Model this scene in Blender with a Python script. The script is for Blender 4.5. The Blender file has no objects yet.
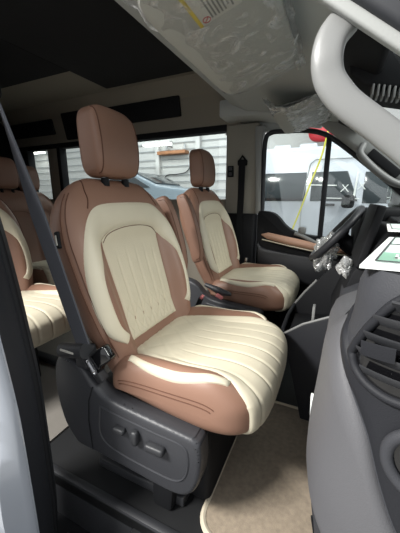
import bpy, bmesh, math, random
from mathutils import Vector, Matrix, noise
import numpy as np
R = math.radians
random.seed(4)
scn = bpy.context.scene
col = scn.collection

# ------------------------------------------------------------------ camera, world, lights, exposure
cd = bpy.data.cameras.new('camera'); cam = bpy.data.objects.new('camera', cd); col.objects.link(cam)
cam.location = (.5, -.88, .98); cam.rotation_euler = (R(90 - 13.5), 0, R(25))
cd.sensor_fit = 'VERTICAL'; cd.sensor_height = 53.3; cd.lens = 28.5; cd.clip_start = .02; cd.clip_end = 200
scn.camera = cam
w = bpy.data.worlds.new('garage_daylight'); scn.world = w; w.use_nodes = True
w.node_tree.nodes['Background'].inputs[0].default_value = (.95, .975, 1, 1)
w.node_tree.nodes['Background'].inputs[1].default_value = .60
scn.view_settings.view_transform = 'Standard'; scn.view_settings.look = 'None'
scn.view_settings.gamma = 1; scn.view_settings.exposure = .68

def area(name, loc, target, sx, sy, power, color=(1, .98, .94)):
    l = bpy.data.lights.new(name, 'AREA'); l.shape = 'RECTANGLE'; l.size = sx; l.size_y = sy; l.energy = power; l.color = color
    o = bpy.data.objects.new(name, l); col.objects.link(o); o.location = loc
    d = Vector(target) - Vector(loc); o.rotation_euler = d.to_track_quat('-Z', 'Y').to_euler()
    return o
area('garage_light_door_side', (-1.7, -2.7, 3.3), (.2, .0, .4), 1.1, .4, 230)
area('garage_light_front', (3.4, .2, 3.3), (.3, .4, .5), .6, 2.4, 90)
area('garage_light_far', (-1.0, 3.6, 3.7), (-1.0, 4.6, 0), 5, .5, 60, (1, 1, 1))
area('garage_light_back', (-4.5, 5.6, 3.7), (-4.6, 7.4, 1.0), 5, .5, 62, (1, 1, 1))

# ------------------------------------------------------------------ materials
def mat(name, rgb, rough=.5, metal=0, bump=0, bscale=300, var=0, vscale=8, spec=.5, coat=0, emit=0, sheen=0, voro=False):
    m = bpy.data.materials.new(name); m.use_nodes = True; nt = m.node_tree; b = nt.nodes['Principled BSDF']
    lin = [(c / 12.92 if c <= .04045 else ((c + .055) / 1.055) ** 2.4) for c in [v / 255 for v in rgb]]
    b.inputs['Base Color'].default_value = (*lin, 1); b.inputs['Roughness'].default_value = rough
    b.inputs['Metallic'].default_value = metal; b.inputs['Specular IOR Level'].default_value = spec
    b.inputs['Coat Weight'].default_value = coat
    if sheen: b.inputs['Sheen Weight'].default_value = sheen
    tc = nt.nodes.new('ShaderNodeTexCoord')
    if bump:
        n = nt.nodes.new('ShaderNodeTexVoronoi' if voro else 'ShaderNodeTexNoise'); n.inputs['Scale'].default_value = bscale
        bp = nt.nodes.new('ShaderNodeBump'); bp.inputs['Strength'].default_value = bump; bp.inputs['Distance'].default_value = .002
        nt.links.new(tc.outputs['Object'], n.inputs['Vector'])
        nt.links.new(n.outputs[0], bp.inputs['Height']); nt.links.new(bp.outputs[0], b.inputs['Normal'])
    if var:
        n = nt.nodes.new('ShaderNodeTexNoise'); n.inputs['Scale'].default_value = vscale; n.inputs['Detail'].default_value = 4
        r = nt.nodes.new('ShaderNodeMapRange'); r.inputs[1].default_value = .3; r.inputs[2].default_value = .7
        r.inputs[3].default_value = 1 - var; r.inputs[4].default_value = 1 + var
        mx = nt.nodes.new('ShaderNodeVectorMath'); mx.operation = 'SCALE'; mx.inputs[0].default_value = lin
        nt.links.new(tc.outputs['Object'], n.inputs['Vector']); nt.links.new(n.outputs[0], r.inputs[0])
        nt.links.new(r.outputs[0], mx.inputs['Scale']); nt.links.new(mx.outputs[0], b.inputs['Base Color'])
    if emit:
        b.inputs['Emission Color'].default_value = (*lin, 1); b.inputs['Emission Strength'].default_value = emit
    return m

def glass(name, tint=(.93, .97, .96), refl=.08, rough=.02, wrinkle=0, body=0):
    m = bpy.data.materials.new(name); m.use_nodes = True; nt = m.node_tree; nt.nodes.clear()
    o = nt.nodes.new('ShaderNodeOutputMaterial'); t = nt.nodes.new('ShaderNodeBsdfTransparent'); g = nt.nodes.new('ShaderNodeBsdfGlossy')
    t.inputs[0].default_value = (*tint, 1); g.inputs['Roughness'].default_value = rough
    mx = nt.nodes.new('ShaderNodeMixShader')
    if wrinkle:
        tc = nt.nodes.new('ShaderNodeTexCoord'); n = nt.nodes.new('ShaderNodeTexNoise'); n.inputs['Scale'].default_value = 15
        n.inputs['Detail'].default_value = 5; n.inputs['Distortion'].default_value = 1.5
        bp = nt.nodes.new('ShaderNodeBump'); bp.inputs['Strength'].default_value = wrinkle; bp.inputs['Distance'].default_value = .02
        nt.links.new(tc.outputs['Object'], n.inputs['Vector']); nt.links.new(n.outputs[0], bp.inputs['Height'])
        nt.links.new(bp.outputs[0], g.inputs['Normal'])
        rm = nt.nodes.new('ShaderNodeMapRange'); rm.inputs[1].default_value = .5; rm.inputs[2].default_value = .68
        rm.inputs[3].default_value = refl; rm.inputs[4].default_value = refl + body
        nt.links.new(n.outputs[0], rm.inputs[0]); nt.links.new(rm.outputs[0], mx.inputs[0])
    else:
        mx.inputs[0].default_value = refl
    src = g
    if wrinkle:
        df = nt.nodes.new('ShaderNodeBsdfDiffuse'); df.inputs[0].default_value = (.92, .93, .93, 1); m2 = nt.nodes.new('ShaderNodeMixShader'); m2.inputs[0].default_value = .45  # diffuse white paints bright reflected streaks into the wrinkled film
        nt.links.new(g.outputs[0], m2.inputs[1]); nt.links.new(df.outputs[0], m2.inputs[2]); src = m2
    nt.links.new(t.outputs[0], mx.inputs[1]); nt.links.new(src.outputs[0], mx.inputs[2]); nt.links.new(mx.outputs[0], o.inputs[0])
    return m

M = dict(
    brown=mat('brown_leather', (138, 105, 88), .46, bump=.12, bscale=420, var=.05, vscale=6),
    cream=mat('cream_leather', (207, 199, 177), .5, bump=.1, bscale=420, var=.03),
    perf=mat('cream_perforated_leather', (202, 193, 170), .55, bump=.3, bscale=260, var=.03, voro=True),
    thread=mat('brown_thread', (92, 58, 42), .7),
    black=mat('black_plastic', (46, 47, 50), .45, bump=.18, bscale=700),
    seatplastic=mat('charcoal_seat_plastic', (54, 55, 59), .42, bump=.2, bscale=700),
    gloss=mat('glossy_black', (14, 14, 16), .12, coat=.5),
    deep=mat('black_trim', (20, 21, 24), .7, spec=.25),
    rubber=mat('black_rubber', (34, 36, 41), .55),
    dash=mat('dash_dark_grey', (56, 57, 61), .6, bump=.25, bscale=600, spec=.25),
    dashlow=mat('dash_lower_grey', (88, 88, 91), .55, bump=.25, bscale=600, spec=.3),
    band=mat('dash_band', (34, 35, 39), .6, bump=.2, bscale=600, spec=.25),
    headliner=mat('headliner_fabric', (176, 179, 177), .9, bump=.2, bscale=500),
    ceilblack=mat('ceiling_black_fabric', (17, 17, 20), .95),
    cove=mat('cove_trim', (140, 133, 121), .8, bump=.1, bscale=300),
    pillar=mat('pillar_trim', (150, 146, 136), .6, bump=.1, bscale=300),
    handle=mat('handle_plastic', (124, 125, 124), .38, bump=.12, bscale=700),
    apillar=mat('a_pillar_trim', (148, 150, 148), .6, bump=.1, bscale=300),
    metal=mat('steel', (190, 190, 192), .25, 1),
    silver=mat('silver_paint', (176, 182, 192), .25, .3, coat=.6),
    carpet=mat('beige_carpet', (140, 127, 110), 1, bump=.9, bscale=420, var=.16, vscale=60, sheen=.3),
    binding=mat('mat_binding', (196, 186, 166), .8),
    vinyl=mat('grey_floor_vinyl', (112, 108, 102), .7, bump=.2, bscale=200, var=.06),
    floordark=mat('dark_floor', (20, 21, 23), .6, bump=.2, bscale=300),
    belt=mat('belt_webbing', (64, 66, 73), .7, bump=.25, bscale=500),
    tan=mat('tan_armrest', (190, 150, 128), .45),
    white=mat('white_paper', (235, 238, 236), .6),
    mint=mat('mint_paper', (206, 222, 216), .45, var=.05),
    green=mat('green_print', (132, 176, 154), .5),
    ink=mat('ink', (60, 66, 66), .7),
    visor=mat('visor_fabric', (172, 172, 166), .8, bump=.1, bscale=500),
    yellow=mat('yellow_print', (205, 180, 40), .6), red=mat('red_plastic', (190, 40, 50), .4),
    redprint=mat('red_print', (170, 50, 50), .6), pale=mat('pale_label', (196, 194, 186), .6),
    text=mat('grey_print', (120, 120, 116), .7),
    vanwhite=mat('white_van_paint', (204, 209, 219), .3, coat=.4), vanglass=mat('dark_van_glass', (60, 66, 70), .12, spec=.6),
    concrete=mat('garage_concrete', (150, 148, 144), .7, var=.1, vscale=2),
    gwall=mat('garage_wall_paint', (196, 196, 194), .7, var=.05, vscale=2), wood=mat('timber', (150, 104, 72), .7, var=.15, vscale=10),
    pipe=mat('grey_pipe', (170, 173, 175), .5), lamp=mat('lamp_tube', (255, 253, 246), .5, emit=7),
    carpaint=mat('blue_grey_car_paint', (128, 142, 152), .3, coat=.5), cable=mat('black_cable', (36, 36, 38), .6),
    yhose=mat('yellow_hose', (206, 200, 60), .5), pink=mat('pink_label', (214, 130, 130), .5),
    mirrorglass=mat('mirror_glass', (225, 235, 228), .03, 1),
    glass=glass('window_glass'), film=glass('plastic_film', (.9, .9, .9), .10, .10, 1.0, .45),
    bag=glass('crumpled_film', (.85, .87, .87), .5, .18, 1.0, .45),
)

# ------------------------------------------------------------------ geometry helpers
def wloc(p):
    v = Vector((0, 0, 0))
    while p is not None: v += p.location; p = p.parent
    return v

class MB:
    def __init__(self): self.v = []; self.f = []
    def add(self, vs, fs):
        n = len(self.v); self.v += [tuple(p) for p in vs]; self.f += [tuple(i + n for i in q) for q in fs]; return self
    def box(self, c, s, bev=0, seg=2, rot=None):
        bm = bmesh.new(); bmesh.ops.create_cube(bm, size=1)
        bmesh.ops.scale(bm, vec=s, verts=bm.verts)
        if bev: bmesh.ops.bevel(bm, geom=bm.edges[:], offset=bev, segments=seg, profile=.5, affect='EDGES')
        if rot is not None: bmesh.ops.transform(bm, matrix=rot, verts=bm.verts)
        bmesh.ops.translate(bm, vec=c, verts=bm.verts)
        return self._bm(bm)
    def _bm(self, bm):
        bm.verts.index_update()
        self.add([v.co[:] for v in bm.verts], [[v.index for v in f.verts] for f in bm.faces]); bm.free(); return self
    def prism(self, poly, a0, a1, axis='y', bev=0, seg=2):
        """polygon of 2-D points extruded along an axis: y -> points are (x,z); x -> (y,z); z -> (x,y)"""
        bm = bmesh.new()
        def P(p, a): return {'y': (p[0], a, p[1]), 'x': (a, p[0], p[1]), 'z': (p[0], p[1], a)}[axis]
        lo = [bm.verts.new(P(p, a0)) for p in poly]; hi = [bm.verts.new(P(p, a1)) for p in poly]
        n = len(poly); bm.faces.new(lo); bm.faces.new(hi[::-1])
        for i in range(n): bm.faces.new((lo[i], hi[i], hi[(i + 1) % n], lo[(i + 1) % n]))
        bmesh.ops.recalc_face_normals(bm, faces=bm.faces)
        if bev: bmesh.ops.bevel(bm, geom=bm.edges[:], offset=bev, segments=seg, profile=.5, affect='EDGES')
        return self._bm(bm)
    def rings(self, rings, cap=True, closed=True):
        n = len(rings[0]); vs = [p for r in rings for p in r]; fs = []
        for i in range(len(rings) - 1):
            for j in range(n if closed else n - 1):
                k = (j + 1) % n; fs.append((i * n + j, i * n + k, (i + 1) * n + k, (i + 1) * n + j))
        if cap: fs += [tuple(range(n))[::-1], tuple(range((len(rings) - 1) * n, len(rings) * n))]
        return self.add(vs, fs)
    def tube(self, pts, r, n=8, closed=False, flat=None):
        pts = [Vector(p) for p in pts]; m = len(pts); rs = r if isinstance(r, (list, tuple)) else [r] * m
        t0 = (pts[1] - pts[0]).normalized(); up = Vector((0, 0, 1)) if abs(t0.z) < .9 else Vector((1, 0, 0))
        a = t0.cross(up).normalized(); R_ = []
        for i in range(m):
            t = (pts[(i + 1) % m] - pts[i - 1]) if closed else (pts[min(i + 1, m - 1)] - pts[max(i - 1, 0)])
            t.normalize(); a = (a - t * a.dot(t)).normalized(); b = t.cross(a)
            R_.append([pts[i] + (a * math.cos(k * 2 * math.pi / n) + b * math.sin(k * 2 * math.pi / n)) * rs[i] for k in range(n)])
        if closed: R_.append(R_[0]); return self.rings(R_, cap=False)
        return self.rings(R_)
    def cyl(self, p0, p1, r, n=20): return self.tube([p0, p1], r, n)
    def super(self, c, s, p=4, q=4, nu=40, nv=20, rot=None, fn=None):
        vs = []
        e = lambda t, k: math.copysign(abs(t) ** (2 / k), t)
        for j in range(nv + 1):
            ph = -math.pi / 2 + math.pi * j / nv
            for i in range(nu):
                th = 2 * math.pi * i / nu
                v = Vector((s[0] * e(math.cos(th), p) * e(math.cos(ph), q), s[1] * e(math.sin(th), p) * e(math.cos(ph), q), s[2] * e(math.sin(ph), q)))
                if fn: v = fn(v)
                if rot is not None: v = rot @ v
                vs.append(v + Vector(c))
        fs = [(j * nu + i, j * nu + (i + 1) % nu, (j + 1) * nu + (i + 1) % nu, (j + 1) * nu + i) for j in range(nv) for i in range(nu)]
        return self.add(vs, fs)
    def grid(self, P):
        n, m = len(P), len(P[0])
        return self.add([p for r in P for p in r], [(i * m + j, i * m + j + 1, (i + 1) * m + j + 1, (i + 1) * m + j) for i in range(n - 1) for j in range(m - 1)])
    def build(self, name, m, parent=None, smooth=True, angle=42, fix=True):
        off = wloc(parent)
        me = bpy.data.meshes.new(name); me.from_pydata([tuple(Vector(p) - off) for p in self.v], [], self.f)
        bm = bmesh.new(); bm.from_mesh(me)
        bmesh.ops.remove_doubles(bm, verts=bm.verts, dist=1e-5)
        if fix: bmesh.ops.recalc_face_normals(bm, faces=bm.faces)
        bm.to_mesh(me); bm.free()
        me.materials.append(m)
        if smooth:
            for p in me.polygons: p.use_smooth = True
            me.set_sharp_from_angle(angle=R(angle))
        o = bpy.data.objects.new(name, me); col.objects.link(o); o.parent = parent
        return o

def tag(o, label=None, cat=None, group=None, kind=None):
    for k, v in (('label', label), ('category', cat), ('group', group), ('kind', kind)):
        if v: o[k] = v
    return o
def thing(name, label, cat, loc=(0, 0, 0), group=None):
    o = bpy.data.objects.new(name, None); col.objects.link(o); o.location = loc; o.empty_display_size = .05
    return tag(o, label, cat, group)
def struct(o): o['kind'] = 'structure'; return o
def kids(o): return [c for c in bpy.data.objects if c.parent == o]
def copy_tree(o, parent=None, skip=()):
    c = o.copy(); col.objects.link(c); c.parent = parent
    for ch in kids(o):
        if ch.name.split('.')[0] not in skip: copy_tree(ch, c, skip)
    return c

def cr(knots, x):
    """smooth 1-D curve through knots (monotone cubic)"""
    xs = [k[0] for k in knots]; ys = [k[1] for k in knots]; n = len(xs)
    if x <= xs[0]: return ys[0]
    if x >= xs[-1]: return ys[-1]
    i = max(k for k in range(n - 1) if xs[k] <= x)
    d = [(ys[k + 1] - ys[k]) / (xs[k + 1] - xs[k]) for k in range(n - 1)]
    def tan(k):
        if k == 0: return d[0]
        if k == n - 1: return d[-1]
        return 0 if d[k - 1] * d[k] <= 0 else 2 * d[k - 1] * d[k] / (d[k - 1] + d[k])
    h = xs[i + 1] - xs[i]; t = (x - xs[i]) / h
    return ((2 * t**3 - 3 * t**2 + 1) * ys[i] + (t**3 - 2 * t**2 + t) * h * tan(i) + (-2 * t**3 + 3 * t**2) * ys[i + 1] + (t**3 - t**2) * h * tan(i + 1))
def spline(pts, n):
    """Catmull-Rom through points of any dimension, n samples"""
    P = [np.array(p, float) for p in pts]; P = [2 * P[0] - P[1]] + P + [2 * P[-1] - P[-2]]; out = []
    m = len(P) - 3
    for k in range(n):
        t = k / (n - 1) * m; i = min(int(t), m - 1); t -= i; a, b, c, d = P[i:i + 4]
        out.append(.5 * (2 * b + (c - a) * t + (2 * a - 5 * b + 4 * c - d) * t * t + (3 * b - a - 3 * c + d) * t ** 3))
    return out
def sm(a, b, x):
    t = min(1, max(0, (x - a) / (b - a))); return t * t * (3 - 2 * t)

def patch(S, PQ, H, edge=3, flip=1):
    """padded panel lying on surface S(p,q): PQ grid of parameters, H(i,j) its thickness"""
    n, m = len(PQ), len(PQ[0]); G = []
    for i in range(n):
        row = []
        for j in range(m):
            p, q = PQ[i][j]; e = 1e-3
            du = S(p + e, q) - S(p - e, q); dv = S(p, q + e) - S(p, q - e); N = du.cross(dv).normalized() * flip
            k = min(i, j, n - 1 - i, m - 1 - j)
            h = -.003 if k == 0 else H(i, j) * min(1, (k / edge)) ** .5
            row.append(S(p, q) + N * h)
        G.append(row)
    return MB().grid(G)

# ------------------------------------------------------------------ the setting: van shell
YW = 1.40                                                # far inner wall
struct(MB().box((-1.0, .53, -.02), (4.1, 1.76, .04)).build('floor', M['floordark']))
struct(MB().box((-1.72, .53, .004), (2.5, 1.74, .008)).build('floor_covering', M['vinyl']))
struct(MB().box((-1.62, .475, 1.90), (2.8, 1.76, .06)).build('ceiling', M['cove']))
struct(MB().box((-2.15, .2, 1.857), (1.72, 1.18, .025), .008).build('trim_1', M['ceilblack']))
struct(MB().box((-.75, .38, 1.857), (1.08, 1.55, .025), .008).build('trim_2', M['ceilblack']))
# sloping cove above the far windows, with dark recesses
def cove(y, z): return None
c0, c1 = Vector((0, YW + .0, 1.50)), Vector((0, 1.22, 1.88))
struct(MB().prism([(YW, 1.50), (YW, 1.56), (1.36, 1.76), (1.24, 1.88), (1.5, 1.9), (1.5, 1.5)], -3, -.22, 'x', .004).build('trim_3', M['cove']))
def recess(i, x0, x1, t0, t1):
    a, b = Vector((0, YW, 1.545)), Vector((0, 1.345, 1.80))
    n = Vector((0, -(b - a).z, (b - a).y)).normalized()
    rot = Matrix.Rotation(math.atan2(-(b.y - a.y), (b.z - a.z)), 4, 'X')
    c = a.lerp(b, (t0 + t1) / 2) + n * .008
    o = MB().box((0, 0, 0), (x1 - x0, .03, (b - a).length * (t1 - t0)), .012, 3, None)
    o.v = [tuple(rot @ Vector(p) + c + Vector(((x0 + x1) / 2, 0, 0))) for p in o.v]
    struct(o.build('trim_%d' % i, M['deep']))
recess(4, -1.62, -.72, .34, .92); recess(5, -2.9, -2.2, .30, .85); recess(6, -2.05, -1.72, .05, .98)
# far wall, rear part: waist panel, header, pillars between the windows
far = MB(); far.box((-1.68, YW + .04, .485), (2.7, .08, .97), .01)
struct(far.build('wall_left', M['cove']))
struct(MB().box((-1.68, YW + .04, 1.515), (2.7, .09, .05), .008).build('trim_7', M['deep']))
struct(MB().box((-2.31, YW + .04, 1.235), (.16, .08, .54), .01).build('trim_8', M['cove']))
struct(MB().box((-2.205, YW + .03, 1.235), (.05, .09, .54), .01).build('trim_9', M['deep']))
struct(MB().box((-2.86, YW + .04, 1.235), (.24, .08, .54), .01).build('trim_10', M['deep']))
struct(MB().box((-2.72, YW + .03, 1.235), (.05, .09, .54), .01).build('trim_11', M['deep']))
struct(MB().box((-1.26, YW + .06, 1.235), (1.86, .006, .54)).build('window_1', M['glass']))
struct(MB().box((-2.55, YW + .06, 1.235), (.36, .006, .54)).build('window_2', M['glass']))
struct(MB().box((-3.02, .475, .93), (.06, 1.9, 1.9)).build('wall_back', M['deep']))
# near side wall behind the door opening: black seal and silver skin
struct(MB().box((-2.1, -.47, .9), (1.84, .06, 1.94), .01).build('wall_right', M['deep']))
def dx(z): return cr([(-.2, -.03), (.1, .0), (.42, .003), (.65, -.018), (.88, -.055), (1.05, -.10), (1.4, -.20), (1.9, -.34)], z)
zz_ = [-.16 + 2.06 * k / 40 for k in range(41)]
sec = [(-.245, -.405), (-.225, -.425), (-.190, -.465), (-.165, -.50), (-.150, -.535), (-.175, -.55), (-.30, -.52), (-.30, -.41)]
struct(MB().rings([[(x + dx(z), y, z) for x, y in sec] for z in zz_]).build('trim_12', M['rubber'], None, angle=30))
struct(MB().tube([(-.205 + dx(z), -.448, z) for z in zz_], .010, 8).build('trim_13', M['deep']))
ys = [(-.555, -.16), (-.60, .1), (-.60, .28), (-.575, .42), (-.57, .6), (-.56, .9), (-.55, 1.4), (-.55, 1.9)]
struct(MB().grid([[(-.1505 + dx(z), -.530, z), (-.1495 + dx(z), -.542, z), (-.156 + dx(z), -.552, z), (-.172 + dx(z), y + .006, z), (-.195 + dx(z), y, z), (-.3 + dx(z), y - .005, z), (-.42 + dx(z), y - .005, z), (-.43 + dx(z), -.5, z)]
                   for y, z in [tuple(p) for p in spline(ys, 40)]]).build('wall_outside', M['silver']))
# far B pillar, door frame, header
bp = MB(); bp.box((-.20, YW + .03, 1.19), (.26, .09, .68), .015, 3); struct(bp.build('wall_pillar', M['pillar']))
struct(MB().box((-.20, YW + .0, .43), (.27, .13, .86), .02, 3).build('trim_14', M['deep']))
struct(MB().prism([(-.07, .86), (-.03, .86), (-.045, 1.40), (-.03, 1.5), (-.10, 1.5)], YW - .03, YW + .05, 'y', .008).build('trim_15', M['apillar']))
struct(MB().prism([(-.33, 1.545), (-.06, 1.535), (.36, 1.455), (.36, 1.66), (-.33, 1.66)], 1.22, YW + .08, 'y', .015).build('trim_16', M['headliner']))
struct(MB().box((-.13, YW + .07, 1.565), (.46, .05, .19), .004).build('trim_28', M['headliner']))
# far A pillar
def bar(mb, a, b, wdir, wdt, thk, bev=.01):
    a, b = Vector(a), Vector(b); t = (b - a); L = t.length; t.normalize(); wd = Vector(wdir); wd = (wd - t * wd.dot(t)).normalized(); n = t.cross(wd)
    rot = Matrix((t, wd, n)).transposed().to_4x4()
    return mb.box((a + b) / 2, (L, wdt, thk), bev, 3, rot)
ap = MB(); bar(ap, (.26, 1.35, 1.635), (1.12, 1.35, .935), (0, 0, 1), .155, .10, .03)
struct(ap.build('wall_front_pillar', M['apillar']))
# front headliner and windscreen header
hl = MB(); hl.prism([(-.24, 1.62), (-.12, 1.565), (.1, 1.535), (.30, 1.50), (.44, 1.455), (.50, 1.455), (.50, 1.52), (.1, 1.70), (-.20, 1.93), (-.24, 1.93)], -.36, 1.34, 'y', .012)
struct(hl.build('ceiling_front', M['headliner']))
struct(MB().prism([(.46, 1.45), (.58, 1.385), (.60, 1.398), (.48, 1.50)], -.34, 1.34, 'y', .006).build('trim_29', M['deep']))
ws = MB(); ws.grid([[(.47 + .85 * t, y, 1.49 - .62 * t) for y in (-.36, .0, .5, 1.0, 1.34)] for t in (0, .25, .5, .75, 1)])
struct(ws.build('window_3', M['glass']))
struct(MB().box((1.22, .475, .40), (.06, 1.95, 1.05), .01).build('wall_front', M['deep']))
struct(MB().box((.62, .475, -.06), (1.2, 1.9, .05)).build('floor_front', M['floordark']))
# near A pillar: pale trim with the black door seal above it
na = MB(); bar(na, (.28, -.421, 1.375), (.95, -.425, .839), (0, 0, 1), .015, .016, .004); struct(na.build('trim_17', M['apillar']))
ns = MB(); bar(ns, (.28, -.412, 1.460), (.95, -.416, .924), (0, 0, 1), .12, .05, .01); struct(ns.build('trim_18', M['rubber']))
struct(MB().box((-.9, -.40, 1.88), (2.3, .12, .10), .02).build('trim_19', M['deep']))
# step well at the near doorway
struct(MB().box((-.1, -.335, -.09), (2.6, .03, .20), .01).build('trim_20', M['black']))
struct(MB().box((-.1, -.58, -.20), (2.6, .50, .04), .008).build('trim_21', M['deep']))
for k in range(5):
    struct(MB().box((.2, -.39 - k * .035, -.176), (.9, .010, .008), .003).build('trim_%d' % (22 + k), M['black']))
# ------------------------------------------------------------------ far door
d1 = struct(thing('door_1', 'dark driver side door with glazed window and tan arm rest strip', 'door', (.4, YW, .4)))
sill = [tuple(p) for p in spline([(-.05, .885), (.05, .875), (.11, .84), (.17, .775), (.26, .725), (.45, .70), (.8, .685), (1.0, .68)], 30)]
MB().prism([(-.05, -.02)] + sill + [(1.0, -.02)], YW - .03, YW + .05, 'y', .006).build('door_panel', M['deep'], d1)
ol = [tuple(p) for p in spline([(-.03, .64), (.0, .60), (.15, .575), (.45, .55), (.75, .54)], 14)]
MB().prism(ol + [(.75, .34), (-.03, .34)], YW - .065, YW - .025, 'y', .015).build('arm_panel', M['black'], d1)
st = MB(); st.tube([(-.01, YW - .035, .70), (.04, YW - .045, .695), (.2, YW - .055, .665), (.42, YW - .06, .63), (.62, YW - .06, .62)], [.004, .026, .03, .03, .022], 12)
st.build('armrest_strip', M['tan'], d1)
MB().tube([(0, YW - .055, .665), (.2, YW - .075, .632), (.42, YW - .08, .598), (.6, YW - .08, .59)], .005, 8).build('trim_piping', M['cream'], d1)
hd = MB(); hd.tube([(.24, YW - .03, .72), (.3, YW - .05, .705), (.42, YW - .06, .65), (.52, YW - .06, .61)], .014, 10); hd.build('pull_handle', M['handle'], d1)
win = [tuple(p) for p in spline([(-.02, .87), (-.025, 1.2), (-.02, 1.40), (.02, 1.445), (.10, 1.448), (.25, 1.44), (.36, 1.415), (.44, 1.37), (.6, 1.245), (.9, .99), (1.03, .88)], 44)]
MB().tube([(x, YW - .01, z) for x, z in win], .017, 10).build('window_seal', M['rubber'], d1)
MB().box((.415, YW, 1.04), (.034, .05, .70), .006).build('division_bar', M['rubber'], d1)
MB().prism(win + [(1.03, .66), (.2, .72), (.06, .86)], YW + .018, YW + .022, 'y').build('window_pane', M['glass'], d1, smooth=False)
MB().box((.29, YW - .03, .745), (.055, .04, .055), .016, 3).build('lock_button', M['handle'], d1)

# ------------------------------------------------------------------ garage outside
struct(MB().box((0, 2, -.70), (34, 26, .1)).build('ground', M['concrete']))
gw = MB(); gw.box((-4, 7.6, 1.65), (26, .1, 4.7)); struct(gw.build('wall_garage', M['gwall']))
struct(MB().box((-15, 2, 1.65), (.1, 12, 4.7)).build('wall_garage_end', M['gwall']))
for k in range(9):
    zz = .75 + k * .24 + (.03 if k % 2 else 0)
    tag(MB().tube([(-12, 7.5, zz), (-6.2, 7.5, zz + .01), (-1.5, 7.5, zz)], .014, 8).build('wall_pipe', M['pipe']),
        'grey pipe running level along the white garage wall', 'pipe', 'level pipes on the garage wall')
for k, x in enumerate((-9.6, -6.6, -4.9, -3.45)):
    tag(MB().box((x, 7.46, 1.65), (.14, .12, 4.6), .01).build('wall_post', M['gwall']), 'white upright post against the garage wall', 'post', 'upright posts on the garage wall')
def strip_light(x, y, z, L, label):
    t = thing('strip_light', label, 'ceiling light', (x, y, z)); MB().box((x, (y + 7.56) / 2, z + .07), (.06, 7.56 - y, .05), .01).build('wall_arm', M['pipe'], t)
    MB().box((x, y, z + .05), (L, .22, .06), .01).build('housing', M['gwall'], t)
    MB().box((x, y, z), (L * .96, .16, .05), .02, 3).build('lamp_tube', M['lamp'], t)
strip_light(-4.42, 6.7, 2.50, .95, 'bright strip light above the timber shelf behind the driver headrest')
strip_light(-10.2, 7.0, 2.66, 1.1, 'bright strip light seen through the rearmost side window')
ts = thing('timber_shelf', 'short brown timber shelf under the strip light on garage wall', 'shelf', (-4.30, 7.4, 2.3))
MB().box((-4.30, 7.4, 2.36), (1.0, .3, .10), .01).build('board', M['wood'], ts)
for x in (-4.6, -3.95): MB().tube([(x, 7.53, 2.60), (x + .12, 7.3, 2.42)], .03, 8).build('bracket', M['pipe'], ts)
tag(MB().tube([tuple(p) for p in spline([(-3.75, 7.52, 2.28), (-3.75, 7.5, 1.95), (-3.9, 7.5, 1.78), (-4.2, 7.5, 1.72), (-4.6, 7.5, 1.70), (-4.75, 7.5, 1.5)], 24)], .018, 8).build('power_cable', M['cable']),
    'black cable looping down from the timber shelf', 'cable')
# silver car behind the van
car = thing('parked_car', 'blue grey car with dark windscreen parked by garage wall', 'car', (-4.3, 6.2, -.65))
body = MB(); prof = [(-6.2, -.4), (-6.2, 1.0), (-5.8, 1.1), (-5.2, 1.6), (-4.5, 1.66), (-3.7, 1.30), (-2.7, 1.18), (-2.5, .9), (-2.5, -.4)]
body.prism(prof, 5.5, 7.0, 'y', .08, 3).build('body', M['carpaint'], car)
MB().prism([(-5.5, 1.2), (-5.1, 1.54), (-4.5, 1.58), (-3.9, 1.25)], 5.47, 5.52, 'y', .01).build('side_window', M['vanglass'], car)
ww = MB(); bar(ww, (-4.44, 6.25, 1.65), (-3.78, 6.25, 1.355), (0, 1, 0), 1.3, .03, .01); ww.build('windscreen', M['vanglass'], car)
for x in (-5.6, -3.2): MB().cyl((x, 5.46, -.33), (x, 5.7, -.33), .32, 28).build('wheel', M['rubber'], car)
# white parked van beside
pv = thing('parked_van', 'long white van with dark window band parked beyond the driver door', 'van', (0, 5.2, -.65))
P = [(-1.2, -.35), (-1.2, 1.60), (-1.12, 1.76), (-.9, 1.80), (1.0, 1.78), (1.35, 1.70), (2.25, .88), (3.0, .62), (3.15, .4), (3.15, -.35)]
MB().prism(P, 4.3, 6.2, 'y', .07, 3).build('body', M['vanwhite'], pv)
for x0, x1 in ((-1.12, .02), (.10, .80)):
    x1b = x1 - .12 if x1 < .5 else x1
    wz = MB(); wz.prism([(x0, .93), (x1, .93), (x1 if x1 < .5 else .62, 1.39), (x0, 1.39)], 4.285, 4.31, 'y', .008)
    wz.build('window', M['vanglass'], pv)
MB().prism([(.86, .90), (1.55, .90), (1.12, 1.37), (.86, 1.37)], 4.285, 4.31, 'y', .008).build('quarter_window', M['vanglass'], pv)
for pts in ([(-.02, 4.293, .30), (-.03, 4.293, .92), (.06, 4.29, 1.52), (.14, 4.293, 1.585), (.95, 4.293, 1.58)],):
    MB().tube(pts, .009, 6).build('door_seam', M['pipe'], pv)
MB().box((-.35, 4.27, .96), (.75, .02, .045), .008).build('window_ledge', M['deep'], pv)
MB().box((.40, 4.27, .875), (.16, .04, .04), .012).build('door_handle', M['deep'], pv)
for x in (-.6, 2.3): MB().cyl((x, 4.27, -.3), (x, 4.5, -.3), .35, 28).build('wheel', M['rubber'], pv)
for k in range(4): MB().box((-.85 + .42 * k, 4.6, 1.81), (.28, .3, .10), .03).build('roof_fitting', M['vanwhite'], pv)
wm = MB()
for x, z, s in ((.60, 1.13, .055), (.83, 1.16, .05)):
    wm.tube([(x - s, 4.27, z - s), (x + s * .8, 4.27, z + s)], .007, 6); wm.tube([(x - s * .7, 4.27, z + s), (x + s, 4.27, z - s)], .007, 6)
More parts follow.
